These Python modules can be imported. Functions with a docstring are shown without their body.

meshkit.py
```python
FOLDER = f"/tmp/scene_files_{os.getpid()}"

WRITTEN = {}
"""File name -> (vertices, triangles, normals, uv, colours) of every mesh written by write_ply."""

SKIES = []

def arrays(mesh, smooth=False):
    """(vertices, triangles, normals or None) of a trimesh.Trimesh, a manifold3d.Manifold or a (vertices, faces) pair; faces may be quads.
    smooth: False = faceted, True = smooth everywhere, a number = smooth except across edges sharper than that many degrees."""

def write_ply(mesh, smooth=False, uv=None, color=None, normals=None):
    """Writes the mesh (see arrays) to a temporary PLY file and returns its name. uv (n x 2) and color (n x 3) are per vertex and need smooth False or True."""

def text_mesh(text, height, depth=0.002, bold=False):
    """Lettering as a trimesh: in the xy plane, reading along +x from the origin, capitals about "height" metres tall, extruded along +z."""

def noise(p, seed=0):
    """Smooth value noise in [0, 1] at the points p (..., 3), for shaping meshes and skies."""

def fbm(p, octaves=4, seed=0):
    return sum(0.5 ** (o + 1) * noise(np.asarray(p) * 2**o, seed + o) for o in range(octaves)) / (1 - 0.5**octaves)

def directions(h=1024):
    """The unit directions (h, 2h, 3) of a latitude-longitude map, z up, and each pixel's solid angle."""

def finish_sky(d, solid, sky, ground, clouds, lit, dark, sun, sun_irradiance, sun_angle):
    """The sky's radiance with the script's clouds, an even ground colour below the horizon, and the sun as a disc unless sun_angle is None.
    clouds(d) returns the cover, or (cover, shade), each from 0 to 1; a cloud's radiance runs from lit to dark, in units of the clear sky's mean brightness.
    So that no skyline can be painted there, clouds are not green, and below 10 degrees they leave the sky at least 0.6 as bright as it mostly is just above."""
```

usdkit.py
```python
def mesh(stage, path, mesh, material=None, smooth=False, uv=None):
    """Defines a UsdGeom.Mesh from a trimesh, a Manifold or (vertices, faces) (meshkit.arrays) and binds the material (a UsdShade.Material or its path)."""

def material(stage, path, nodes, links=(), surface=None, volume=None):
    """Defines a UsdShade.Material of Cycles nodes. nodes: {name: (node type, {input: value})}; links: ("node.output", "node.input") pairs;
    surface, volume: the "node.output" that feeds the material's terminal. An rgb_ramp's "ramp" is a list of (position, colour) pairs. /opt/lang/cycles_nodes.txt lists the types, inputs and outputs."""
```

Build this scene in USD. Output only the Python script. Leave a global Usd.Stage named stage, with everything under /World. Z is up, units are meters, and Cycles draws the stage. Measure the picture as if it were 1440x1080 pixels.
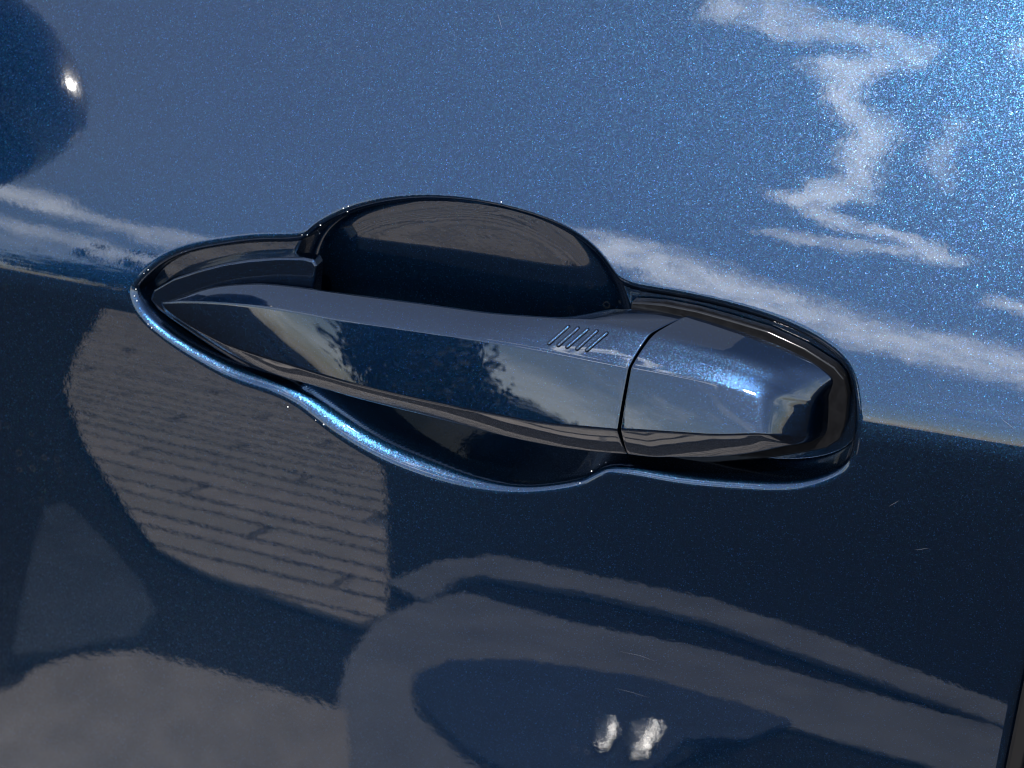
import math, random, numpy as np, trimesh, usdkit, meshkit
from pxr import Usd, UsdGeom, UsdLux, UsdShade, Gf, Sdf
from scipy.spatial import cKDTree
from scipy.interpolate import PchipInterpolator
from shapely.geometry import Polygon, Point, box as sbox
import shapely

stage = Usd.Stage.CreateInMemory()
UsdGeom.SetStageUpAxis(stage, UsdGeom.Tokens.z)
UsdGeom.Xform.Define(stage, '/World')
UsdGeom.Scope.Define(stage, '/World/Looks')
rng = np.random.default_rng(7)

# ------------------------------------------------------------------ camera
CAM = dict(pos=(0.28734, -0.71119, 1.31632), yaw=22.0, pitch=26.0, focal=85.0, hap=36.0, fstop=18.0, exposure=1.2)
cam = UsdGeom.Camera.Define(stage, '/World/camera')
psi, pit = math.radians(CAM['yaw']), math.radians(CAM['pitch'])
Fw = np.array([-math.sin(psi) * math.cos(pit), math.cos(psi) * math.cos(pit), -math.sin(pit)])
Rt = np.array([math.cos(psi), math.sin(psi), 0.0]); Up = np.cross(Rt, Fw)
cp = np.array(CAM['pos'])
M = Gf.Matrix4d(*Rt, 0, *Up, 0, *(-Fw), 0, *cp, 1)
cam.AddTransformOp().Set(M)
cam.CreateFocalLengthAttr(CAM['focal']); cam.CreateHorizontalApertureAttr(CAM['hap']); cam.CreateVerticalApertureAttr(CAM['hap'] * .75)
cam.CreateFStopAttr(CAM['fstop']); cam.CreateFocusDistanceAttr(float(Fw @ (np.array([0.055, -0.008, 0.952]) - cp)))
cam.CreateExposureAttr(CAM['exposure']); cam.CreateClippingRangeAttr((0.02, 5000.0))

# ------------------------------------------------------------------ sun and sky
SUN_EL, SUN_AZ = math.radians(49.5), math.radians(13.0)          # azimuth from -y towards +x
sun_dir = np.array([math.sin(SUN_AZ) * math.cos(SUN_EL), -math.cos(SUN_AZ) * math.cos(SUN_EL), math.sin(SUN_EL)])
sun = UsdLux.DistantLight.Define(stage, '/World/sun')
sun.CreateNormalizeAttr(True); sun.CreateIntensityAttr(1.0); sun.CreateAngleAttr(0.5); sun.CreateColorAttr(Gf.Vec3f(1.0, 0.95, 0.87))
zz = sun_dir; xx = np.cross([0, 0, 1], zz); xx /= np.linalg.norm(xx); yy = np.cross(zz, xx)
sun.AddTransformOp().Set(Gf.Matrix4d(*xx, 0, *yy, 0, *zz, 0, 0, 0, 30, 1))


class Net:
    """A small writer for node networks."""
    def __init__(s): s.n, s.l, s.k = {}, [], 0
    def add(s, kind, links=None, **v):
        s.k += 1; name = f'n{s.k}'; s.n[name] = (kind, v)
        for to, frm in (links or {}).items(): s.l.append((frm, f'{name}.{to}'))
        return name
    def m(s, op, a, b=None, c=None, clamp=False):
        v, l = {'math_type': op, 'use_clamp': clamp}, {}
        for key, x in (('value1', a), ('value2', b), ('value3', c)):
            if x is None: continue
            if isinstance(x, str): l[key] = x
            else: v[key] = float(x)
        return s.add('math', l, **v) + '.value'
    def ramp(s, fac, stops): return s.add('rgb_ramp', {'fac': fac}, ramp=stops) + '.color'
    def mixc(s, fac, a, b, kind='mix'):
        v, l = {'mix_type': kind}, {}
        for key, x in (('fac', fac), ('color1', a), ('color2', b)):
            if isinstance(x, str): l[key] = x
            else: v[key] = x
        return s.add('mix', l, **v) + '.color'
    def build(s, name, surface): return usdkit.material(stage, '/World/Looks/' + name, s.n, s.l, surface=surface)


def smooth_range(N, x, a, b, c=0.0, d=1.0):
    return N.add('map_range', {'value': x}, range_type='smoothstep', from_min=a, from_max=b, to_min=c, to_max=d, clamp=True) + '.result'


def make_sky():
    N = Net()
    tc = N.add('texture_coordinate')
    sep = N.add('separate_xyz', {'vector': f'{tc}.generated'})
    X, Yv, Z = f'{sep}.x', f'{sep}.y', f'{sep}.z'
    el = N.m('multiply', N.m('arcsine', Z), 57.2958)
    az = N.m('multiply', N.m('arctan2', X, N.m('multiply', Yv, -1.0)), 57.2958)
    skyt = N.add('sky_texture', sky_type='single_scattering', sun_disc=False, sun_elevation=SUN_EL,
                 sun_rotation=math.atan2(sun_dir[0], sun_dir[1]), altitude=100.0, air_density=1.0, aerosol_density=0.8, ozone_density=1.5)
    # wispy streaks of high cloud: strokes between points (azimuth, elevation) in degrees, edges broken up by noise
    vec = N.add('combine_xyz', {'x': az, 'y': el})
    w1 = N.add('noise_texture', {'vector': f'{vec}.vector'}, scale=0.3, detail=8.0, roughness=0.68)
    w2 = N.add('noise_texture', {'vector': N.add('mapping', {'vector': f'{vec}.vector'}, location=(31., 17., 5.)) + '.vector'}, scale=0.3, detail=8.0, roughness=0.68)
    azw = N.m('add', az, N.m('multiply', N.m('subtract', f'{w1}.fac', 0.5), 5.0))
    elw = N.m('add', el, N.m('multiply', N.m('subtract', f'{w2}.fac', 0.5), 4.0))
    total = None
    for (a0, e0, a1, e1, wd, st) in STROKES:
        dx, dy = a1 - a0, e1 - e0; L2 = dx * dx + dy * dy
        px, py = N.m('subtract', azw, a0), N.m('subtract', elw, e0)
        t = N.m('multiply', N.m('add', N.m('multiply', px, dx), N.m('multiply', py, dy)), 1.0 / L2, clamp=True)
        qx, qy = N.m('subtract', px, N.m('multiply', t, dx)), N.m('subtract', py, N.m('multiply', t, dy))
        d = N.m('sqrt', N.m('add', N.m('multiply', qx, qx), N.m('multiply', qy, qy)))
        v = smooth_range(N, d, wd, wd * 0.15, 0.0, st)
        total = v if total is None else N.m('maximum', total, v)
    n3 = N.add('noise_texture', {'vector': f'{vec}.vector'}, scale=1.0, detail=7.0, roughness=0.65)
    total = N.m('multiply', total, smooth_range(N, f'{n3}.fac', 0.28, 0.62, 0.35, 1.0))
    # heaped cloud low over the horizon
    nv = N.add('combine_xyz', {'x': N.m('multiply', az, 0.05), 'y': N.m('multiply', el, 0.11)})
    n4 = N.add('noise_texture', {'vector': f'{nv}.vector'}, scale=1.0, detail=7.0, roughness=0.6)
    low = N.m('multiply', smooth_range(N, f'{n4}.fac', 0.47, 0.66), smooth_range(N, el, 26.0, 10.0))
    # thin scattered cloud over the rest of the sky
    n5 = N.add('noise_texture', {'vector': N.add('mapping', {'vector': f'{tc}.generated'}, scale=(2.2, 2.2, 5.0)) + '.vector'}, scale=1.0, detail=7.0, roughness=0.6, distortion=0.6)
    thin = N.m('multiply', smooth_range(N, f'{n5}.fac', 0.58, 0.85), 0.12)
    cover = N.m('maximum', N.m('maximum', total, N.m('multiply', low, 0.28)), thin, clamp=True)
    veil = N.m('multiply', N.m('multiply', smooth_range(N, az, -8.0, -50.0), smooth_range(N, el, 12.0, 26.0)), 0.06)
    cover = N.m('maximum', cover, veil)
    col = N.mixc(cover, f'{skyt}.color', (CLOUD * 0.97, CLOUD, CLOUD * 1.04))
    bg = N.add('background_shader', {'color': col}, strength=SKY)
    return N.build('sky_look', f'{bg}.background')


SKY, CLOUD = 0.12, 27.0
STROKES = [(-22., 44.6, -13., 44.6, 1.3, .8), (-13., 44.4, -16., 42.2, 1.2, .9), (-16., 42.2, -13.5, 38.8, 1.4, 1.), (-13.5, 38.8, -13.2, 35.5, 1.5, 1.),
           (-13.4, 35.5, -15., 33.8, 1.3, 1.), (-15., 33.6, -8.8, 30.6, 1.1, .9), (-15., 30.2, -8.8, 30.5, .8, .7), (-10.8, 40., -10.2, 37., 1.0, .5),
           (-19.5, 26., -14., 24.6, 2.1, .9), (-15., 23.6, -4., 21.8, 2.6, .8), (-7., 27.5, -3., 27., 1.0, .8), (-9., 45.8, -3., 45.5, 1.2, .8),
           (-32., 46.3, -20., 46.3, 1.4, .9), (-46., 20.5, -36., 18.5, 1.3, .6), (-36., 18.2, -22., 18.6, 1.2, .4), (-40., 15.8, -25., 15.8, 1.2, .4)]
dome = UsdLux.DomeLight.Define(stage, '/World/sky')
UsdShade.MaterialBindingAPI.Apply(dome.GetPrim()).Bind(make_sky())
dome.GetPrim().SetCustomDataByKey('kind', 'structure')


# ------------------------------------------------------------------ outlines and section curves, in mm: (along the door, height) or (along, outward, height)
RIM = [[-155.4,2.9],[-153.1,6.8],[-148.6,11.7],[-142.6,16.3],[-134.0,20.6],[-122.9,24.3],[-111.3,27.3],[-99.4,29.7],[-91.5,31.1],[-87.9,32.1],[-84.9,34.6],[-81.4,37.2],[-76.5,40.4],[-70.0,43.4],[-62.6,46.1],[-52.2,49.0],[-41.0,51.2],[-27.2,52.5],[-17.4,52.6],[-7.6,52.1],[2.3,50.9],[10.4,49.1],[17.4,46.7],[23.9,43.2],[29.3,39.7],[32.7,36.6],[36.0,34.5],[40.3,33.5],[47.9,33.3],[61.0,32.9],[74.8,32.0],[88.6,30.2],[99.8,27.7],[109.2,24.7],[116.0,21.2],[120.1,17.4],[123.2,12.2],[125.2,6.0],[126.1,-0.5],[126.1,-7.8],[125.1,-13.7],[122.0,-19.0],[117.0,-23.2],[110.1,-26.8],[100.3,-29.6],[86.8,-31.9],[73.1,-33.3],[59.1,-34.1],[47.6,-34.2],[42.1,-34.4],[38.4,-35.3],[35.0,-37.3],[31.1,-40.3],[25.8,-43.2],[21.8,-44.8],[12.1,-48.1],[1.5,-50.5],[-6.8,-51.7],[-17.7,-52.3],[-32.9,-51.4],[-48.4,-48.5],[-58.9,-45.2],[-69.3,-40.6],[-76.5,-36.8],[-81.7,-33.5],[-86.1,-31.5],[-95.5,-29.0],[-111.2,-26.5],[-123.8,-22.5],[-133.8,-18.3],[-143.1,-13.5],[-148.8,-9.7],[-153.0,-4.9],[-154.9,-0.7]]
BOWL = [[-87.6,30.8],[-81.4,37.2],[-76.5,40.4],[-70.0,43.4],[-62.6,46.1],[-52.2,49.0],[-41.0,51.2],[-27.2,52.5],[-17.4,52.6],[-7.6,52.1],[2.3,50.9],[10.4,49.1],[17.4,46.7],[23.9,43.2],[29.3,39.7],[33.9,33.4],[38.9,22.8],[42.2,9.5],[44.2,-10.1],[42.6,-26.5],[38.4,-35.0],[35.0,-37.3],[31.1,-40.3],[25.8,-43.2],[21.8,-44.8],[12.1,-48.1],[1.5,-50.5],[-6.8,-51.7],[-17.7,-52.3],[-32.9,-51.4],[-48.4,-48.5],[-58.9,-45.2],[-69.3,-40.6],[-76.5,-36.8],[-86.1,-31.8],[-94.9,-29.2],[-102.4,-20.0],[-104.0,-6.3],[-96.8,7.8],[-90.1,20.4]]
G_e0 = [[-140.6,-4.5,-2.16],[-129.52,-5.01,3.18],[-118.57,-5.3,6.98],[-107.66,-5.36,9.89],[-96.92,-5.4,11.71],[-86.33,-5.41,12.03],[-75.8,-5.36,12.32],[-65.33,-5.27,12.75],[-54.96,-5.18,13.13],[-44.69,-5.14,13.41],[-34.57,-5.2,13.45],[-24.53,-5.29,13.49],[-14.55,-5.33,13.81],[-4.66,-5.39,14.48],[5.12,-5.52,15.36],[14.76,-5.8,17.05],[24.03,-6.79,19.4],[33.03,-8.24,23.49],[42.22,-9.1,25.03],[51.46,-9.67,25.48],[60.75,-10.0,25.04]]
G_e1 = [[-140.57,-3.5,-1.16],[-129.67,-2.91,4.57],[-118.95,-2.3,9.57],[-108.48,-1.67,12.65],[-98.19,-1.07,14.84],[-88.07,-0.5,15.96],[-78.06,0.07,16.65],[-68.15,0.64,17.18],[-58.36,1.16,17.76],[-48.7,1.56,18.3],[-39.21,1.8,18.77],[-29.84,1.93,19.18],[-20.55,2.04,19.48],[-11.35,2.13,19.73],[-2.24,2.18,20.33],[6.79,2.2,21.08],[15.74,2.2,21.71],[24.62,2.18,22.17],[33.43,2.14,22.4],[42.17,2.08,22.38],[50.85,2.0,21.9]]
G_e2 = [[-142.4,-3.0,-1.26],[-130.98,-0.57,1.94],[-119.96,1.5,4.43],[-109.28,3.24,6.49],[-98.87,4.76,8.06],[-88.74,6.0,9.17],[-78.83,7.05,9.86],[-69.06,8.03,10.25],[-59.44,8.88,10.77],[-49.99,9.55,11.36],[-40.73,10.0,11.84],[-31.61,10.31,12.25],[-22.58,10.58,12.64],[-13.65,10.8,13.02],[-4.81,10.95,13.29],[3.92,11.0,13.25],[12.56,10.99,13.04],[21.13,10.94,12.75],[29.63,10.86,12.45],[38.06,10.71,12.15],[46.4,10.5,11.88]]
G_e3 = [[-141.37,-2.6,-2.66],[-130.14,0.85,-6.33],[-119.13,3.9,-8.3],[-108.34,6.66,-9.46],[-97.73,9.18,-9.54],[-87.48,11.2,-9.56],[-77.54,12.86,-9.82],[-67.76,14.41,-10.26],[-58.16,15.74,-10.53],[-48.79,16.77,-10.69],[-39.68,17.4,-10.89],[-30.76,17.78,-11.08],[-21.92,18.11,-11.17],[-13.18,18.37,-11.21],[-4.54,18.54,-11.2],[3.99,18.6,-11.25],[12.43,18.57,-11.34],[20.78,18.47,-11.08],[29.05,18.3,-10.49],[37.23,18.04,-9.84],[45.31,17.7,-9.17]]
G_e4 = [[-141.27,-3.6,-5.97],[-130.41,-1.23,-8.94],[-119.81,0.9,-12.47],[-109.31,2.89,-15.15],[-98.94,4.74,-17.21],[-88.82,6.2,-18.46],[-78.89,7.37,-18.81],[-69.09,8.46,-19.19],[-59.45,9.4,-19.73],[-50.01,10.07,-20.13],[-40.81,10.4,-20.61],[-31.76,10.52,-21.11],[-22.78,10.63,-21.68],[-13.88,10.69,-22.38],[-5.07,10.68,-23.08],[3.66,10.6,-23.82],[12.31,10.44,-24.2],[20.87,10.22,-24.29],[29.36,9.95,-24.03],[37.76,9.61,-23.5],[46.08,9.2,-22.73]]
C_e0 = [[62.26,-10.0,25.83],[68.14,-10.48,25.2],[74.06,-10.8,24.4],[80.01,-10.99,23.44],[86.01,-10.95,22.28],[92.07,-10.69,20.86],[98.19,-10.21,19.04],[104.37,-9.55,16.79],[110.61,-8.7,13.81],[113.63,-9.0,11.3],[114.22,-11.0,4.89]]
C_e1 = [[52.81,2.5,21.92],[58.94,2.38,21.56],[65.03,2.19,21.06],[71.09,1.96,20.41],[77.12,1.7,19.58],[83.13,1.41,18.5],[89.13,1.08,16.97],[95.14,0.71,14.76],[101.19,0.3,11.37],[109.39,-4.0,6.13],[113.06,-11.0,3.6]]
C_e2 = [[48.29,10.8,12.35],[54.2,10.68,12.36],[60.06,10.49,12.25],[65.89,10.26,12.06],[71.69,10.0,11.78],[77.45,9.68,11.28],[83.19,9.28,10.3],[88.89,8.82,9.13],[94.57,8.3,7.96],[107.81,-1.5,2.71],[113.45,-11.0,1.25]]
C_e3 = [[47.39,17.8,-8.58],[53.79,17.63,-7.83],[60.1,17.34,-7.14],[66.35,16.95,-6.5],[72.55,16.5,-5.98],[78.68,15.94,-5.44],[84.71,15.19,-4.61],[90.67,14.3,-3.62],[96.58,13.3,-2.89],[108.11,0.0,-8.36],[113.27,-11.0,-8.26]]
C_e4 = [[47.26,9.3,-22.45],[54.31,8.84,-22.3],[61.3,8.4,-21.3],[68.25,7.95,-20.2],[75.15,7.5,-19.03],[82.0,7.05,-17.4],[88.79,6.63,-15.46],[95.51,6.21,-13.0],[102.16,5.8,-10.11],[107.97,-1.0,-11.03],[112.23,-11.0,-11.73]]
PLATE = [[-147.5,1.6],[-139.3,7.3],[-128.5,12.2],[-117.9,16.2],[-107.4,19.3],[-95.7,21.8],[-85.6,23.3],[-81.0,23.2],[-79.7,20.6],[-83.1,14.5],[-86.3,5.5],[-85.4,-5.8],[-84.7,-24.5],[-93.6,-26.7],[-103.3,-24.7],[-114.1,-21.0],[-122.9,-17.3],[-131.6,-12.6],[-138.9,-9.8],[-145.7,-6.3],[-149.1,-2.7]]
GASKET = [[40.6,26.9],[45.8,27.6],[52.7,28.1],[64.2,27.7],[76.4,26.3],[89.6,24.4],[102.8,20.3],[113.5,15.1],[116.9,11.5],[118.5,4.8],[118.2,-6.0],[116.6,-11.7],[112.3,-15.8],[105.0,-18.9],[92.5,-23.6],[72.2,-29.5],[53.9,-33.2],[40.7,-34.4],[38.0,-9.6],[39.6,12.7]]
RIBS = [[0.8426, 0.769, 0.8241, 0.226], [0.8626, 0.768, 0.8441, 0.222], [0.8827, 0.768, 0.8629, 0.22], [0.9019, 0.77, 0.8841, 0.22], [0.9231, 0.759, 0.9042, 0.232]]
MIRROR = ((-.548, -.25, 1.195), (.13, .08, .12))                    # centre and half sizes of the mirror housing
PATH = [(-2.05, -2.86), (-1.99, -2.74), (-1.58, -1.96), (-1.43, -1.7), (-1.18, -1.35), (-.98, -1.1), (-.855, -.95), (-.767, -.904), (-.666, -.88), (-.56, -.857),
        (-.554, -.918), (-.632, -1.133), (-.787, -1.514), (-.92, -1.81), (-1.149, -2.379), (-1.25, -2.75)]
KERB = [(-.544, -1.014), (-.591, -1.046), (-.587, -1.187), (-.546, -1.285), (-.402, -1.293), (-.277, -1.289), (-.139, -1.227), (-.007, -1.135), (.097, -1.071),
        (.098, -.999), (.002, -1.056), (-.079, -1.1), (-.256, -1.193), (-.405, -1.208), (-.53, -1.182), (-.551, -1.135)]
APRON = [(-.551, -.891), (-.544, -1.0), (-.516, -1.086), (-.389, -1.06), (-.229, -1.069), (-.068, -1.028), (.099, -.985), (.101, -.919), (.128, -.75), (.029, -.826),
         (-.112, -.853), (-.25, -.65), (-.29, -.6), (-.465, -.575), (-.516, -.688), (-.528, -.739)]
SLAB = [(-.831, -.577), (-.823, -.606), (-.796, -.632), (-.737, -.663), (-.655, -.669), (-.575, -.671), (-.511, -.671), (-.486, -.627), (-.462, -.56), (-.5, -.3), (-.84, -.3), (-.88, -.53)]
OVAL = [(-.454, -.732), (-.441, -.806), (-.382, -.866), (-.268, -.9), (-.153, -.881), (-.106, -.858), (-.133, -.775), (-.187, -.741), (-.212, -.691), (-.283, -.653), (-.376, -.673), (-.435, -.706)]
TREES = [(-30, 26, 8.5, 6), (-25, 33, 7.5, 7), (-18, 38, 4, 8)]
TRI = [(-1.042, -1.009), (-1.039, -1.042), (-.917, -.92), (-.807, -.795), (-.759, -.723), (-.76, -.687), (-.86, -.62), (-.9, -.708)]
GUTTER = [(-1.2, -.02), (-1.2, -.28), (-.5, -.28), (-.2, -.5), (.6, -.6), (.6, -.02)]
GLINT = (-.255, -.725)
SPECKS = [[-85.6, 30.6], [-84.8, 28.1], [-87.3, 30.6], [-70.7, 42.4], [-72.5, 41.5], [-71.1, 40.3], [-80.9, 34.5], [-149.7, 8.6], [-148.1, 10.1], [-152.9, 2.2], [-153.1, -0.2], [-152.1, -1.9], [-145.4, -11.1], [-146.9, -9.9], [-88.2, -32.2], [-76.8, -35.5], [-73.6, -36.6], [27.1, -40.6], [30.5, -36.5], [32.6, -34.5], [35.2, -32.9], [-12.8, 51.2]]
SCRATCHES = [[[170.8, 8.7], [176.1, 6.0]], [[147.5, -42.5], [152.2, -41.0]], [[43.5, -107.0], [51.1, -107.0], [57.1, -108.1]], [[41.5, -124.1], [48.4, -124.3], [54.4, -125.1]], [[145.8, 15.6], [147.5, 14.1]], [[137.5, -28.0], [140.7, -25.3]], [[-27.3, 108.5], [-24.7, 104.4]], [[141.4, 80.8], [144.7, 78.3]]]


# ------------------------------------------------------------------ materials
def paint_look(name, flake=3500.0, rough=0.295, seed=0.0, base=(0.0074, 0.0268, 0.054), peel=7e-6):
    N = Net()
    tc = N.add('texture_coordinate'); P = N.add('mapping', {'vector': f'{tc}.object'}, location=(seed, seed * .7, seed * .3)) + '.vector'
    geo = N.add('geometry')
    vo = N.add('voronoi_texture', {'vector': P}, scale=flake, feature='f1', dimensions='3D')
    # each flake lies at its own small tilt
    tilt = N.add('vector_math', {'vector1': f'{vo}.color'}, math_type='subtract', vector2=(.5, .5, .5)) + '.vector'
    tl = N.add('vector_math', {'vector1': tilt}, math_type='scale', scale=0.19) + '.vector'
    nn = N.add('vector_math', {'vector1': N.add('vector_math', {'vector1': f'{geo}.normal', 'vector2': tl}, math_type='add') + '.vector'}, math_type='normalize') + '.vector'
    sep = N.add('separate_color', {'color': f'{vo}.color'})
    hue = N.ramp(f'{sep}.r', [(0, (.4, .7, 1.1)), (.35, (.6, .95, 1.3)), (.6, (1., 1., 1.)), (.78, (.5, 1.35, 1.25)), (.9, (1.3, .8, 1.4)), (1., (2.2, 1.2, .9))])
    val = N.ramp(f'{sep}.g', [(0, (.72,) * 3), (.6, (.92,) * 3), (.9, (1.15,) * 3), (.97, (1.6,) * 3), (1., (3.5,) * 3)])
    col = N.mixc(1.0, N.mixc(1.0, base, hue, 'multiply'), val, 'multiply')
    # a few larger flakes that flash
    v2 = N.add('voronoi_texture', {'vector': P}, scale=flake * .21, feature='f1', dimensions='3D')
    s2 = N.add('separate_color', {'color': f'{v2}.color'})
    spot = N.m('multiply', N.m('less_than', f'{v2}.distance', 0.085), N.m('greater_than', f'{s2}.b', 0.55))
    spark = N.ramp(f'{s2}.g', [(0, (.02, .1, .5)), (.45, (.03, .2, .55)), (.7, (.05, .3, .35)), (.9, (.1, .35, .2)), (1., (.3, .3, .4))])
    col = N.mixc(spot, col, spark)
    rg = N.m('subtract', rough, N.m('multiply', spot, rough * .35))
    op = N.add('noise_texture', {'vector': P}, scale=330.0, detail=2.0, roughness=.55)
    big = N.add('noise_texture', {'vector': P}, scale=28.0, detail=1.0)
    hh = N.m('add', N.m('multiply', f'{op}.fac', peel), N.m('multiply', f'{big}.fac', peel * 3))
    cn = N.add('bump', {'height': hh}, distance=1.0, strength=1.0, use_object_space=True) + '.normal'
    dust = N.add('noise_texture', {'vector': P}, scale=900.0, detail=3.0)
    cr = smooth_range(N, f'{dust}.fac', .55, .8, .0, .06)
    p = N.add('principled_bsdf', {'base_color': col, 'normal': nn, 'coat_normal': cn, 'roughness': rg, 'coat_roughness': cr}, metallic=1.0, coat_weight=1.0, coat_ior=1.6)
    # dried water spots
    sp = N.add('voronoi_texture', {'vector': P}, scale=170.0, feature='f1', dimensions='3D')
    d = N.m('absolute', N.m('subtract', f'{sp}.distance', .2))
    ring = smooth_range(N, d, .07, .0)
    patch = N.add('noise_texture', {'vector': P}, scale=11.0, detail=2.0)
    fac = N.m('multiply', N.m('multiply', ring, smooth_range(N, f'{patch}.fac', .6, .72)), .008)
    df = N.add('diffuse_bsdf', color=(.6, .58, .55))
    mx = N.add('mix_closure', {'fac': fac, 'closure1': f'{p}.BSDF', 'closure2': f'{df}.BSDF'})
    return N.build(name, f'{mx}.closure')


def plain_look(name, color, rough=.5, metallic=0.0, spec=.5, noise=None, coat=0.0, bump=None):
    N = Net(); v, l = dict(base_color=color, roughness=rough, metallic=metallic, specular_ior_level=spec, coat_weight=coat), {}
    tc = N.add('texture_coordinate')
    if noise:
        sc, amt = noise
        n = N.add('noise_texture', {'vector': f'{tc}.object'}, scale=sc, detail=5.0, roughness=.65)
        a = tuple(c * (1 - amt) for c in color); b = tuple(min(1, c * (1 + amt)) for c in color)
        l['base_color'] = N.ramp(f'{n}.fac', [(.3, a), (.7, b)]); v.pop('base_color')
    if bump:
        sc, h = bump
        n = N.add('noise_texture', {'vector': f'{tc}.object'}, scale=sc, detail=4.0)
        l['normal'] = N.add('bump', {'height': N.m('multiply', f'{n}.fac', h)}, distance=1.0, use_object_space=True) + '.normal'
    p = N.add('principled_bsdf', l, **v)
    return N.build(name, f'{p}.BSDF')


PAINT = paint_look('metallic_blue_paint')
PAINT2 = paint_look('handle_paint', seed=3.1, flake=3700.0, base=(0.0036, 0.0125, 0.027), peel=1.5e-6)
RUBBER = plain_look('black_rubber', (.004, .004, .0045), .14, spec=.35, noise=(300., .4))
BLACK = plain_look('black_plastic', (.006, .006, .007), .5)
GLOSS = plain_look('gloss_black_trim', (.006, .008, .014), .2)
DUST_GLINT = plain_look('dust', (.75, .73, .7), .35, coat=1.0)  # white stands in for sun glints on nibs in the paint
SCRATCH = plain_look('scratched_clear_coat', (.075, .08, .1), .4)
SHADE_ASPHALT = plain_look('shade_asphalt', (.017, .0175, .02), .9, spec=.05, noise=(60., .5), bump=(200., .002))  # darkened to imitate shadow lying on the ground by the door
PAVERS = [plain_look(f'paver_{i}', c, .9, spec=.08, noise=(25., .18), bump=(150., .0006)) for i, c in enumerate([(.35, .31, .275), (.33, .295, .26), (.365, .32, .285), (.32, .285, .255)])]
CONCRETE = plain_look('concrete', (.19, .195, .215), .9, spec=.05, noise=(12., .2))
GLINT_STEEL = plain_look('glint_steel', (.5, .5, .5), .2, metallic=1.0, noise=(30., .3), bump=(60., .006))  # bumpy bright metal, only for the added sun glints
SKY_TINT = plain_look('sky_tinted_iron', (.02, .042, .095), .5, spec=.2, noise=(14., .3))  # blue puts the mirrored sky into the colour of the oval
BARK = plain_look('bark', (.06, .045, .03), .9)
LEAF = [plain_look(f'leaf_{i}', c, .7, spec=.2) for i, c in enumerate([(.035, .055, .02), (.045, .07, .025), (.028, .045, .022)])]
PATCH_GRAY = plain_look('patch_gray', (.06, .07, .088), .9, spec=.05, noise=(18., .3))  # bluish gray of a shape mirrored at the left of the door


# ------------------------------------------------------------------ object helpers
def tag(prim, label=None, category=None, group=None, kind=None):
    for k, v in (('label', label), ('category', category), ('group', group), ('kind', kind)):
        if v: prim.SetCustomDataByKey(k, v)


used = {}
def fresh(parent, name):
    key = f'{parent}/{name}'; n = used.get(key, 0); used[key] = n + 1
    return key if n == 0 else f'{key}_{n:03d}'


def thing(name, label, category, group=None, loc=(0, 0, 0)):
    x = UsdGeom.Xform.Define(stage, fresh('/World', name)); x.AddTranslateOp().Set(Gf.Vec3d(*map(float, loc)))
    tag(x.GetPrim(), label, category, group)
    return x.GetPath()


def part(parent, name, m, look, smooth=False, label=None, kind=None):
    g = usdkit.mesh(stage, fresh(str(parent), name), m, look, smooth=smooth)
    tag(g.GetPrim(), label, None, None, kind)
    return g


def part_n(parent, name, v, f, n, look):
    g = UsdGeom.Mesh.Define(stage, fresh(str(parent), name))
    used_v, inv = np.unique(f.ravel(), return_inverse=True)
    g = usdkit.mesh(stage, str(g.GetPath()), (v[used_v], inv.reshape(f.shape)), look)
    from pxr import Vt
    g.CreateNormalsAttr(Vt.Vec3fArray.FromNumpy(n[used_v].astype(np.float32))); g.SetNormalsInterpolation('vertex')
    return g


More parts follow.
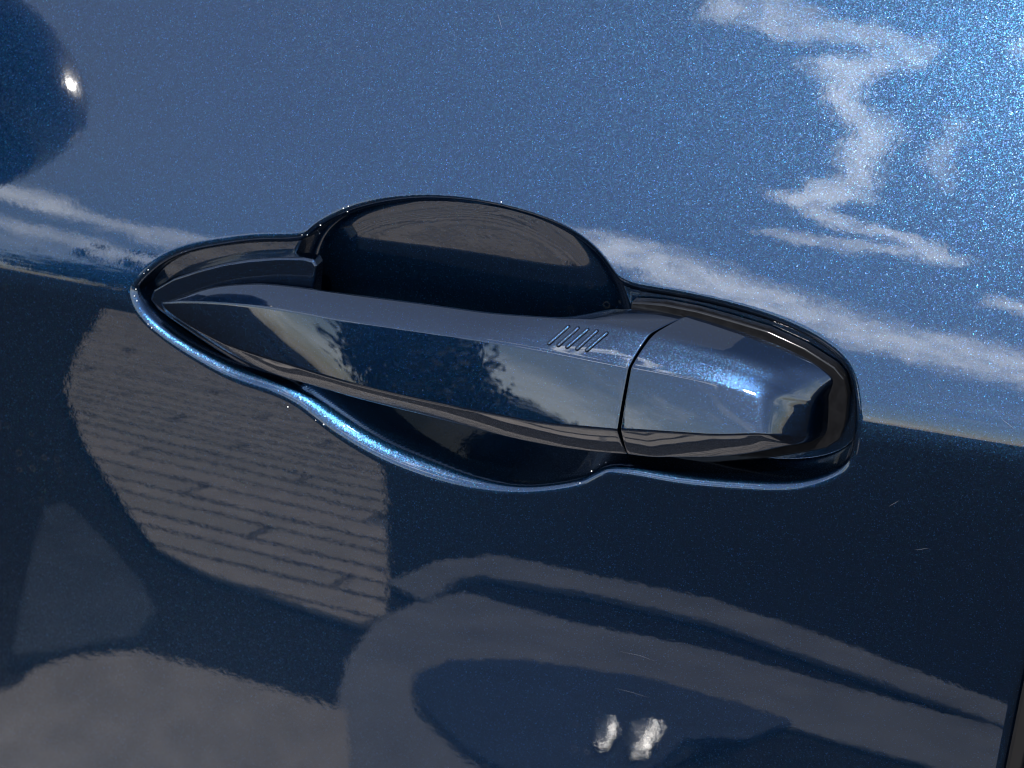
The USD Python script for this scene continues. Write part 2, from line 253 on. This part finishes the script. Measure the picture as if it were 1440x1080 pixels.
# ------------------------------------------------------------------ the door
Z0 = 0.95                                                        # height of the handle above the ground
S = np.linspace(-.7, .5, 24001)
sm = lambda a, b, v: (lambda t: t * t * (3 - 2 * t))(np.clip((v - a) / (b - a), 0, 1))
def tilt(s):
    mm = s * 1000
    lo = np.where(mm > -7, 5, 5 - 9 * np.clip((-7 - mm) / 110, 0, 1.2)); w = .35 * sm(-9, 9, mm) + .65 * np.clip((mm + 8) / 16, 0, 1)
    return np.radians(lo * (1 - w) + 22 * w + 7 * np.clip((mm - 9) / 60, 0, 1) + 4 * np.clip((mm - 70) / 60, 0, 1))
YB = np.concatenate([[0], np.cumsum(np.tan(tilt(.5 * (S[1:] + S[:-1]))) * np.diff(S))]); YB -= np.interp(0, S, YB)
base = lambda x, zr: np.interp(zr - .001, S, YB) + x * x / 12     # zr = height relative to Z0


def closed(pts, n, s):
    from scipy.interpolate import splprep, splev
    p = np.array(pts, float); p = np.vstack([p, p[:1]])
    tck, _ = splprep(p.T, s=s, per=1, k=3)
    return np.array(splev(np.linspace(0, 1, n, endpoint=False), tck)).T


RIMC, BOWLC = closed(RIM, 4000, .35), closed(BOWL, 3000, 20.0)
edge_x = lambda zr: 0.1849 + (zr + .1238) * .0842                 # rear edge of the door


def sdf(curve, x, z):
    d, _ = cKDTree(curve).query(np.c_[x.ravel(), z.ravel()], workers=-1)
    ins = shapely.contains_xy(Polygon(curve), x.ravel(), z.ravel())
    return np.where(ins, d, -d).reshape(x.shape)                  # positive inside, mm


def smin(a, b, k):
    h = np.clip(.5 + .5 * (b - a) / k, 0, 1)
    return b * (1 - h) + a * h - k * h * (1 - h)


def recess(x, z):
    """Depth in mm of the stamped handle recess at (x, z) in mm."""
    out = np.zeros_like(x); near = (x > -165) & (x < 135) & (z > -66) & (z < 62)
    xs, zs = x[near], z[near]
    t = sdf(RIMC, xs, zs); t2 = sdf(BOWLC, xs, zs)
    R = 3.5 + 4.0 * sm(-10, -35, zs) * sm(10, -40, xs); phi = np.radians(85)
    tt = np.clip(t, 0, None); ta = R * np.sin(phi)
    wall = np.where(tt < ta, R - np.sqrt(np.maximum(R * R - np.minimum(tt, ta) ** 2, 0)), R * (1 - np.cos(phi)) + (tt - ta) * np.tan(phi))
    endf = (14.0 - base(xs / 1000, zs / 1000) * 1000) * (1 - sm(-1, 7, t2))
    yb = 22.5 - .05 * (xs + 20) - .36 * np.clip(zs, -48, 0) - base(xs / 1000, zs / 1000) * 1000
    bowl = np.where(t2 > 0, (1 - np.exp(-np.maximum(t2, 0) / 2.2)) * yb, 0)
    floor = -smin(-endf, -bowl, 2.5)
    d = smin(wall, floor, 2.2)
    out[near] = np.where(t > 0, np.maximum(d, 0) * sm(0, .4, t), 0)
    return out, near, t


def spaced(*spans):
    return np.unique(np.round(np.concatenate([np.arange(a, b, st) for a, b, st in spans] + [[spans[-1][1]]]), 4))


xs = spaced((-700, -300, 25), (-300, -165, 3), (-165, 132, .42), (132, 200, 1.2))
zs = spaced((-420, -220, 20), (-220, -66, 2.5), (-66, -14, .42), (-14, 16, .42), (16, 60, .42), (60, 200, 2.5), (200, 280, 10))
XX, ZZ = np.meshgrid(xs, zs)
XX = np.where(XX > 132, 132 + (XX - 132) / (200 - 132) * (edge_x(ZZ / 1000) * 1000 - 132), XX)
DEP, near, tin = recess(XX, ZZ)
T = np.full(XX.shape, -99.); T[near] = tin
fold = np.clip(XX - (edge_x(ZZ / 1000) * 1000 - 2.2), 0, None)    # the rear edge turns inward
DEPF = DEP + 2.2 - np.sqrt(np.maximum(2.2 ** 2 - fold ** 2, 0))
V = np.stack([XX / 1000, base(XX / 1000, ZZ / 1000) + DEPF / 1000, ZZ / 1000 + Z0], -1)
gx, gz = V[:, 1:] - V[:, :-1], V[1:] - V[:-1]
du = np.concatenate([gx[:, :1], .5 * (gx[:, 1:] + gx[:, :-1]), gx[:, -1:]], 1); dv = np.concatenate([gz[:1], .5 * (gz[1:] + gz[:-1]), gz[-1:]], 0)
NN = np.cross(du, dv); NN /= np.linalg.norm(NN, axis=-1, keepdims=True)
nr, nc = XX.shape; idx = np.arange(nr * nc).reshape(nr, nc)
quad = np.stack([idx[:-1, :-1], idx[:-1, 1:], idx[1:, 1:], idx[1:, :-1]], -1).reshape(-1, 4)
inside = (T[:-1, :-1] > 5.5).ravel()
tri = lambda q: np.vstack([q[:, [0, 1, 2]], q[:, [0, 2, 3]]])

door = thing('car_door', 'dark metallic blue car door with a sculpted pull handle in a stamped recess', 'car door')
Vf, Nf = V.reshape(-1, 3), NN.reshape(-1, 3)
part_n(door, 'door_skin', Vf, tri(quad[~inside]), Nf, PAINT)
part_n(door, 'handle_recess', Vf, tri(quad[inside]), Nf, PAINT)
# the returned flange of the rear edge
zz_ = np.linspace(-420, 280, 60)
fl = []
for d0 in (0, 14.0):
    fl.append(np.c_[edge_x(zz_ / 1000), base(edge_x(zz_ / 1000), zz_ / 1000) + (2.2 + d0) / 1000, zz_ / 1000 + Z0])
fv = np.vstack(fl); n_ = len(zz_)
fq = np.array([[i, i + n_, i + n_ + 1, i + 1] for i in range(n_ - 1)])
part(door, 'door_edge', (fv, fq), PAINT, smooth=True)


# ------------------------------------------------------------------ lofted handle
def rounded_section(P, rad, nc_=7, ns=6, bulge=None):
    """A closed polygon (k x 3, in mm) with rounded corners; the same number of points for every section."""
    k = len(P); cut = []
    for i in range(k):
        a, b = np.linalg.norm(P[i] - P[i - 1]), np.linalg.norm(P[(i + 1) % k] - P[i])
        cut.append(min(rad[i], .45 * a, .45 * b))
    ctr = P.mean(0); out = []
    for i in range(k):
        p, q0, q1 = P[i], P[i - 1], P[(i + 1) % k]
        a = p + (q0 - p) / max(np.linalg.norm(q0 - p), 1e-9) * cut[i]; b = p + (q1 - p) / max(np.linalg.norm(q1 - p), 1e-9) * cut[i]
        for t in np.linspace(0, 1, nc_): out.append((1 - t) ** 2 * a + 2 * t * (1 - t) * p + t * t * b)
        c = q1 + (p - q1) / max(np.linalg.norm(p - q1), 1e-9) * cut[(i + 1) % k]
        mid = .5 * (b + c) - ctr; ax = (c - b) / max(np.linalg.norm(c - b), 1e-9); mid -= ax * (mid @ ax); mid /= max(np.linalg.norm(mid), 1e-9)
        h = (bulge[i] if bulge else 0) * min(1, np.linalg.norm(c - b) / 10)
        for t in np.linspace(0, 1, ns + 2)[1:-1]: out.append(b * (1 - t) + c * t + mid * h * 4 * t * (1 - t))
    return np.array(out)


def loft(sections, cap0=True, cap1=True):
    n = len(sections[0]); v = np.vstack(sections); f = []
    for s in range(len(sections) - 1):
        a = s * n + np.arange(n); b = s * n + (np.arange(n) + 1) % n
        f += [np.c_[a, b, b + n], np.c_[a, b + n, a + n]]
    extra = []
    for flag, s in ((cap0, 0), (cap1, len(sections) - 1)):
        if flag:
            c = len(v) + len(extra); extra.append(sections[s].mean(0)); a = s * n + np.arange(n); b = s * n + (np.arange(n) + 1) % n
            f.append(np.c_[b, a, np.full(n, c)] if s == 0 else np.c_[a, b, np.full(n, c)])
    v = np.vstack([v] + [np.array([e]) for e in extra]); f = np.vstack(f)
    w = np.c_[v[:, 0] / 1000, -v[:, 1] / 1000, v[:, 2] / 1000 + Z0]        # (x, outward, z) mm -> world
    m = trimesh.Trimesh(w, f, process=False)
    if m.volume < 0: m.invert()
    return m


def shrink_end(secs, r, at_end=True, n=5):
    """Rounds the cut end of a loft."""
    last = secs[-1] if at_end else secs[0]; prev = secs[-2] if at_end else secs[1]
    c = last.mean(0); d = (last.mean(0) - prev.mean(0)); d /= np.linalg.norm(d); new = []
    for a in np.linspace(0, np.pi / 2, n)[1:]:
        off = last - c; L = np.linalg.norm(off, axis=1, keepdims=True)
        new.append(c + off * (1 - r * (1 - np.cos(a)) / np.maximum(L, r)) + d * r * np.sin(a))
    return secs + new if at_end else new[::-1] + secs


U21 = np.linspace(0, 1, 21)
GC = [PchipInterpolator(U21, np.array(t)) for t in (G_e0, G_e1, G_e2, G_e3, G_e4)]
secs = []
for u in np.concatenate([np.linspace(0, .1, 24, endpoint=False), np.linspace(.1, 1, 170)]):
    P = [c(u) for c in GC]
    back = np.array([.5 * (P[0][0] + P[4][0]), min(P[0][1], P[4][1]) - 4.0, .5 * (P[0][2] + P[4][2])])
    b2 = P[4] + np.array([0, -3.0 * min(1, 5 * u), 2.0 * min(1, 5 * u)])
    secs.append(rounded_section(np.array([P[0], P[1], P[2], P[3], P[4], b2, back]), [2, 2.2, 1.1, .8, 1.6, 1.5, 3], bulge=[.2, .3, .15, .2, 0, 0, 0]))
grip = part(door, 'handle_grip', loft(shrink_end(secs, .45)), PAINT2, smooth=40)

# five raised ribs on the upper facet of the grip
for (ua, fa, ub, fb) in RIBS:
    pts = []
    for w in np.linspace(0, 1, 9):
        u, f = ua + (ub - ua) * w, fa + (fb - fa) * w
        e2, e1 = GC[2](u), GC[1](u); p = e2 * (1 - f) + e1 * f
        nrm = np.cross(GC[2](u + .01) - GC[2](u - .01), e1 - e2); nrm /= np.linalg.norm(nrm)
        if nrm[1] < 0: nrm = -nrm
        p = p + nrm * (.10 * min(1, np.linalg.norm(e1 - e2) / 10) * 4 * f * (1 - f) * 1.3)
        pts.append((p, nrm))
    mm = [trimesh.creation.icosphere(2, .85) for _ in pts]
    for k, (p, nrm) in zip(mm, pts): k.apply_translation(np.array([p[0], -p[1], p[2]]) + np.array([nrm[0], -nrm[1], nrm[2]]) * (-.12))
    h = trimesh.util.concatenate(mm).convex_hull; h.apply_scale(.001); h.apply_translation([0, 0, Z0])
    part(grip.GetPath(), 'rib', h, PAINT2, smooth=60)


def along(path, corners, n_smooth, rad):
    """Resamples a station path: a smooth run, then straight legs with rounded corners."""
    p = np.array(path, float); k = corners[0]
    run = PchipInterpolator(np.arange(k + 1), p[:k + 1])
    last = run(np.linspace(0, k, 400)); seg = np.linalg.norm(np.diff(last, axis=0), axis=1)
    cutn = np.searchsorted(np.cumsum(seg[::-1]), rad[0]); u_end = k * (1 - cutn / 399.0)
    out = [run(u) for u in np.linspace(0, u_end, n_smooth)]
    a = out[-1]
    for j, c in enumerate(corners):
        nxt = p[c + 1]; r = min(rad[j], .45 * np.linalg.norm(nxt - p[c])); b = p[c] + (nxt - p[c]) / np.linalg.norm(nxt - p[c]) * r
        out += [(1 - t) ** 2 * a + 2 * t * (1 - t) * p[c] + t * t * b for t in np.linspace(0, 1, 10)[1:]]
        r2 = min(rad[j + 1], .45 * np.linalg.norm(nxt - p[c])) if j + 1 < len(corners) else 0
        a = nxt + (p[c] - nxt) / np.linalg.norm(nxt - p[c]) * r2
        out += [b * (1 - t) + a * t for t in np.linspace(0, 1, 6)[1:]]
    return np.array(out)


CC = [along(t, (8, 9), 70, rr) for t, rr in ((C_e0, (4., 2.)), (C_e1, (6., 2.5)), (C_e2, (3.5, 2.5)), (C_e3, (3., 2.5)), (C_e4, (4., 2.)))]
secs = []
for i in range(len(CC[0])):
    P = [c[i] for c in CC]
    back = np.array([.5 * (P[0][0] + P[4][0]), -12.5, .5 * (P[0][2] + P[4][2])])
    b2 = P[4] + np.array([0, min(-2.0, -9.5 - P[4][1]), 1.0])
    secs.append(rounded_section(np.array([P[0], P[1], P[2], P[3], P[4], b2, back]), [1.5, 4.0, 1.3, .8, 1.8, 1, 1], bulge=[.2, .3, .2, .2, 0, 0, 0]))
part(door, 'lock_cap', loft(shrink_end(secs, .45, at_end=False)), PAINT2, smooth=40)


def pad(poly, o0, o1, r, lean=0.0):
    pts = []
    sp = trimesh.creation.icosphere(2, r).vertices
    inner = Polygon(poly).buffer(-r)
    ring = np.array(inner.exterior.coords)[:-1]
    for x, z in ring:
        for o in (o0, o1 - lean * z): pts.append(sp + [x, -o, z])
    h = trimesh.convex.convex_hull(np.vstack(pts)); h.apply_scale(.001); h.apply_translation([0, 0, Z0])
    return h


part(door, 'mounting_plate', pad(PLATE, -14, -7.6, 1.3, .12), PAINT2, smooth=35, label='painted mounting plate behind the tapered front end of the grip')
part(door, 'rubber_gasket', pad(GASKET, -13, -9.6, .8), RUBBER, smooth=35)

# specks coloured white as sun glints on dust nibs, and fine scratches on the paint
from scipy.interpolate import RegularGridInterpolator
surf = RegularGridInterpolator((zs, np.arange(len(xs))), V[..., 1]); nsurf = RegularGridInterpolator((zs, np.arange(len(xs))), NN)
def on_skin(x, z):
    c = np.interp(x, xs, np.arange(len(xs))) if x < 132 else np.interp(132 + (x - 132) / (edge_x(z / 1000) * 1000 - 132) * 68, xs, np.arange(len(xs)))
    n = nsurf((z, c)); n = n / np.linalg.norm(n)
    return np.array([x / 1000, float(surf((z, c))), z / 1000 + Z0]), (n if n[1] < 0 else -n)
bits = []
for x, z in SPECKS:
    s = trimesh.creation.icosphere(1, 1); s.vertices *= rng.uniform(.8, 1.2, s.vertices.shape)
    r = rng.uniform(.13, .25)
    p, n = on_skin(x, z); s.apply_scale(r / 1000); s.apply_translation(p + n * r / 3000); bits.append(s)
part(door, 'dust_glints', trimesh.util.concatenate(bits), DUST_GLINT, smooth=True, kind='stuff')
for line in SCRATCHES:
    q = np.array(line); k = np.linspace(0, len(q) - 1, 9); q = np.c_[np.interp(k, np.arange(len(q)), q[:, 0]), np.interp(k, np.arange(len(q)), q[:, 1])]
    pn = [on_skin(*a) for a in q]; v = []
    for i, (p, n) in enumerate(pn):
        t = pn[min(i + 1, 8)][0] - pn[max(i - 1, 0)][0]; sd = np.cross(t, n); sd /= np.linalg.norm(sd); h = .00005 * math.sin(math.pi * (i + .4) / 8.8)
        v += [p + n * .00002 + sd * h, p + n * .00002 - sd * h]
    part(door, 'scratch', (np.array(v), np.array([[2 * i, 2 * i + 1, 2 * i + 3, 2 * i + 2] for i in range(8)])), SCRATCH)

# ------------------------------------------------------------------ the panel behind the rear edge
rear = thing('rear_body_panel', 'sliver of dark body panel beyond the black gap at the rear edge of the door', 'car panel')
gap = .0055
cols = []
for dx, dy in ((gap, .016), (gap, .003), (gap + .001, .0008), (gap + .003, 0), (.05, 0), (.35, .01)):
    ex = edge_x(zz_ / 1000) + dx
    cols.append(np.c_[ex, base(ex, zz_ / 1000) + dy, zz_ / 1000 + Z0])
rv = np.vstack(cols); rq = np.array([[c * n_ + i, c * n_ + i + 1, (c + 1) * n_ + i + 1, (c + 1) * n_ + i] for c in range(len(cols) - 1) for i in range(n_ - 1)])
m = trimesh.Trimesh(rv, tri(rq), process=False)
if m.face_normals[:, 1].mean() > 0: m.invert()
part(rear, 'panel_skin', m, PAINT, smooth=40)
sv = np.vstack([np.c_[edge_x(zz_ / 1000) + a, base(edge_x(zz_ / 1000), zz_ / 1000) + .015, zz_ / 1000 + Z0] for a in (-.004, .012)])
m = trimesh.Trimesh(sv, tri(fq), process=False)
if m.face_normals[:, 1].mean() > 0: m.invert()
part(rear, 'door_seal', m, BLACK)

# ------------------------------------------------------------------ door mirror further forward on the door (seen in the paint only)
for nm, half, off, lk in (('mirror_housing', MIRROR[1], (0, 0, 0), GLOSS),):
    ms = trimesh.creation.icosphere(4, 1.0); q = ms.vertices
    q = np.sign(q) * np.abs(q) ** .75; q /= np.maximum(np.linalg.norm(q, axis=1, keepdims=True) ** .35, 1e-6)
    q = q * np.array(half); q[:, 0] -= .38 * np.maximum(q[:, 2], 0) ** 1.1
    ms.vertices = q + np.array(MIRROR[0]) + off
    part(door, nm, ms, lk, smooth=True)
arm = trimesh.creation.box((.05, .16, .04)); arm.apply_translation(np.array(MIRROR[0]) + [.0, .18, -.05]); part(door, 'mirror_arm', arm, BLACK)

# ------------------------------------------------------------------ what stands in front of the car (seen as reflections)
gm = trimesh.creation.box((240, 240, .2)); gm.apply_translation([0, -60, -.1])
g = part('/World', 'ground', gm, SHADE_ASPHALT); tag(g.GetPrim(), kind='structure')


def slab(parent, name, poly, z0, z1, look, label=None):
    if poly.is_empty or poly.area < 2e-4: return
    for q in getattr(poly, 'geoms', [poly]):
        if q.area < 2e-4: continue
        m = trimesh.creation.extrude_polygon(q, z1 - z0, engine='earcut'); m.apply_translation([0, 0, z0])
        part(parent, name, m, look, label=label)


W, L, j = .062, .62, .012
for nm, outline in (('paved_path', PATH), ('gutter_paving', GUTTER)):
    tag(UsdGeom.Xform.Define(stage, '/World/' + nm).GetPrim(), kind='structure')
    area = Polygon(outline).buffer(0)
    bed = trimesh.creation.extrude_polygon(area, .008, engine='earcut'); part('/World/' + nm, 'bed', bed, CONCRETE)
    x0, y0, x1, y1 = area.bounds; k = 0
    rows = np.cumsum(np.r_[y0, rng.uniform(.75, 1.3, int((y1 - y0) / W) + 3) * W])
    for r_ in range(len(rows) - 1):
        for c_ in range(int((x1 - x0) / L) + 3):
            ax = x0 + (c_ - (r_ * .37) % 1) * L + rng.normal(0, .002); ay = rows[r_]
            pq = area.intersection(sbox(ax + j / 2, ay + j / 2, ax + L - j / 2, rows[r_ + 1] - j / 2))
            if k < 290 and pq.area > 8e-4:
                slab('/World/' + nm, 'paver', pq, .006, .022 + rng.normal(0, .0008), PAVERS[rng.integers(4)]); k += 1
for nm, poly, h in (('kerb_strip', KERB, .02), ('concrete_apron', APRON, .012), ('added_gray_patch', TRI, .014), ('paved_margin', SLAB, .014)):  # pieces added and shaped for the tones mirrored in the lower door
    m = trimesh.creation.extrude_polygon(Polygon(poly).buffer(.006), h, engine='earcut')
    g = part('/World', nm, m, {'added_gray_patch': PATCH_GRAY, 'paved_margin': PAVERS[3]}.get(nm, CONCRETE)); tag(g.GetPrim(), kind='structure')
cover = thing('added_oval', 'added dark blue oval plate that gives the reflection low in the door', 'added plate')
m = trimesh.creation.extrude_polygon(Polygon(OVAL).buffer(.004), .01, engine='earcut'); m.apply_translation([0, 0, .009])  # oval added for a dark blue reflection in the door
part(cover, 'plate', m, SKY_TINT)
for dx, k in ((0, .7), (.036, 1.0)):
    pts = rng.normal(0, 1, (40, 3)); pts /= np.linalg.norm(pts, axis=1, keepdims=True); pts *= [.015 * k, .034 * k, .0035]
    m = trimesh.convex.convex_hull(pts); m.apply_translation([GLINT[0] + dx, GLINT[1] - dx * .3, .024])
    part(cover, 'glint_lump', m, GLINT_STEEL)  # lumps added to throw sun glints into the reflection


def tree(x, y, h, w, label, seed):
    r = np.random.default_rng(seed)
    t = thing('tree', label, 'tree', 'trees across the way', (x, y, 0))
    tr = trimesh.creation.revolve(np.array([[0, 0], [.22, 0], [.15, h * .25], [.09, h * .6], [0, h * .85]]), sections=10)
    part(t, 'trunk', tr, BARK, smooth=True)
    n = 9000
    cl = r.normal(0, 1, (60, 3)); cl /= np.linalg.norm(cl, axis=1, keepdims=True); cl *= r.uniform(.2, 1, (60, 1)) ** .5
    c = cl[r.integers(0, 60, n)] * [w * .44, w * .44, h * .42] + r.normal(0, 1, (n, 3)) * [w * .09, w * .09, h * .06] + [0, 0, h * .52]
    c = c[c[:, 2] > .3]; n = len(c)
    a, b = r.normal(0, 1, (n, 3)), r.normal(0, 1, (n, 3)); s = r.uniform(.08, .2, (n, 1))
    a = a / np.linalg.norm(a, axis=1, keepdims=True) * s; b = b / np.linalg.norm(b, axis=1, keepdims=True) * s
    v = np.stack([c - a, c + b, c + a, c - b], 1).reshape(-1, 3); i = np.arange(n)[:, None] * 4
    part(t, 'crown', (v, np.hstack([i, i + 1, i + 2, i + 3])), LEAF[seed % 3])


LABELS = ['tall full leafy tree, leftmost of the row across the way', 'rounded leafy tree between the tallest and the lowest one across the way', 'low wide leafy tree, rightmost of the row across the way']
for i, (az, dist, h, w) in enumerate(TREES):
    a = math.radians(az)
    tree(dist * math.sin(a), -dist * math.cos(a), h, w, LABELS[i], i)
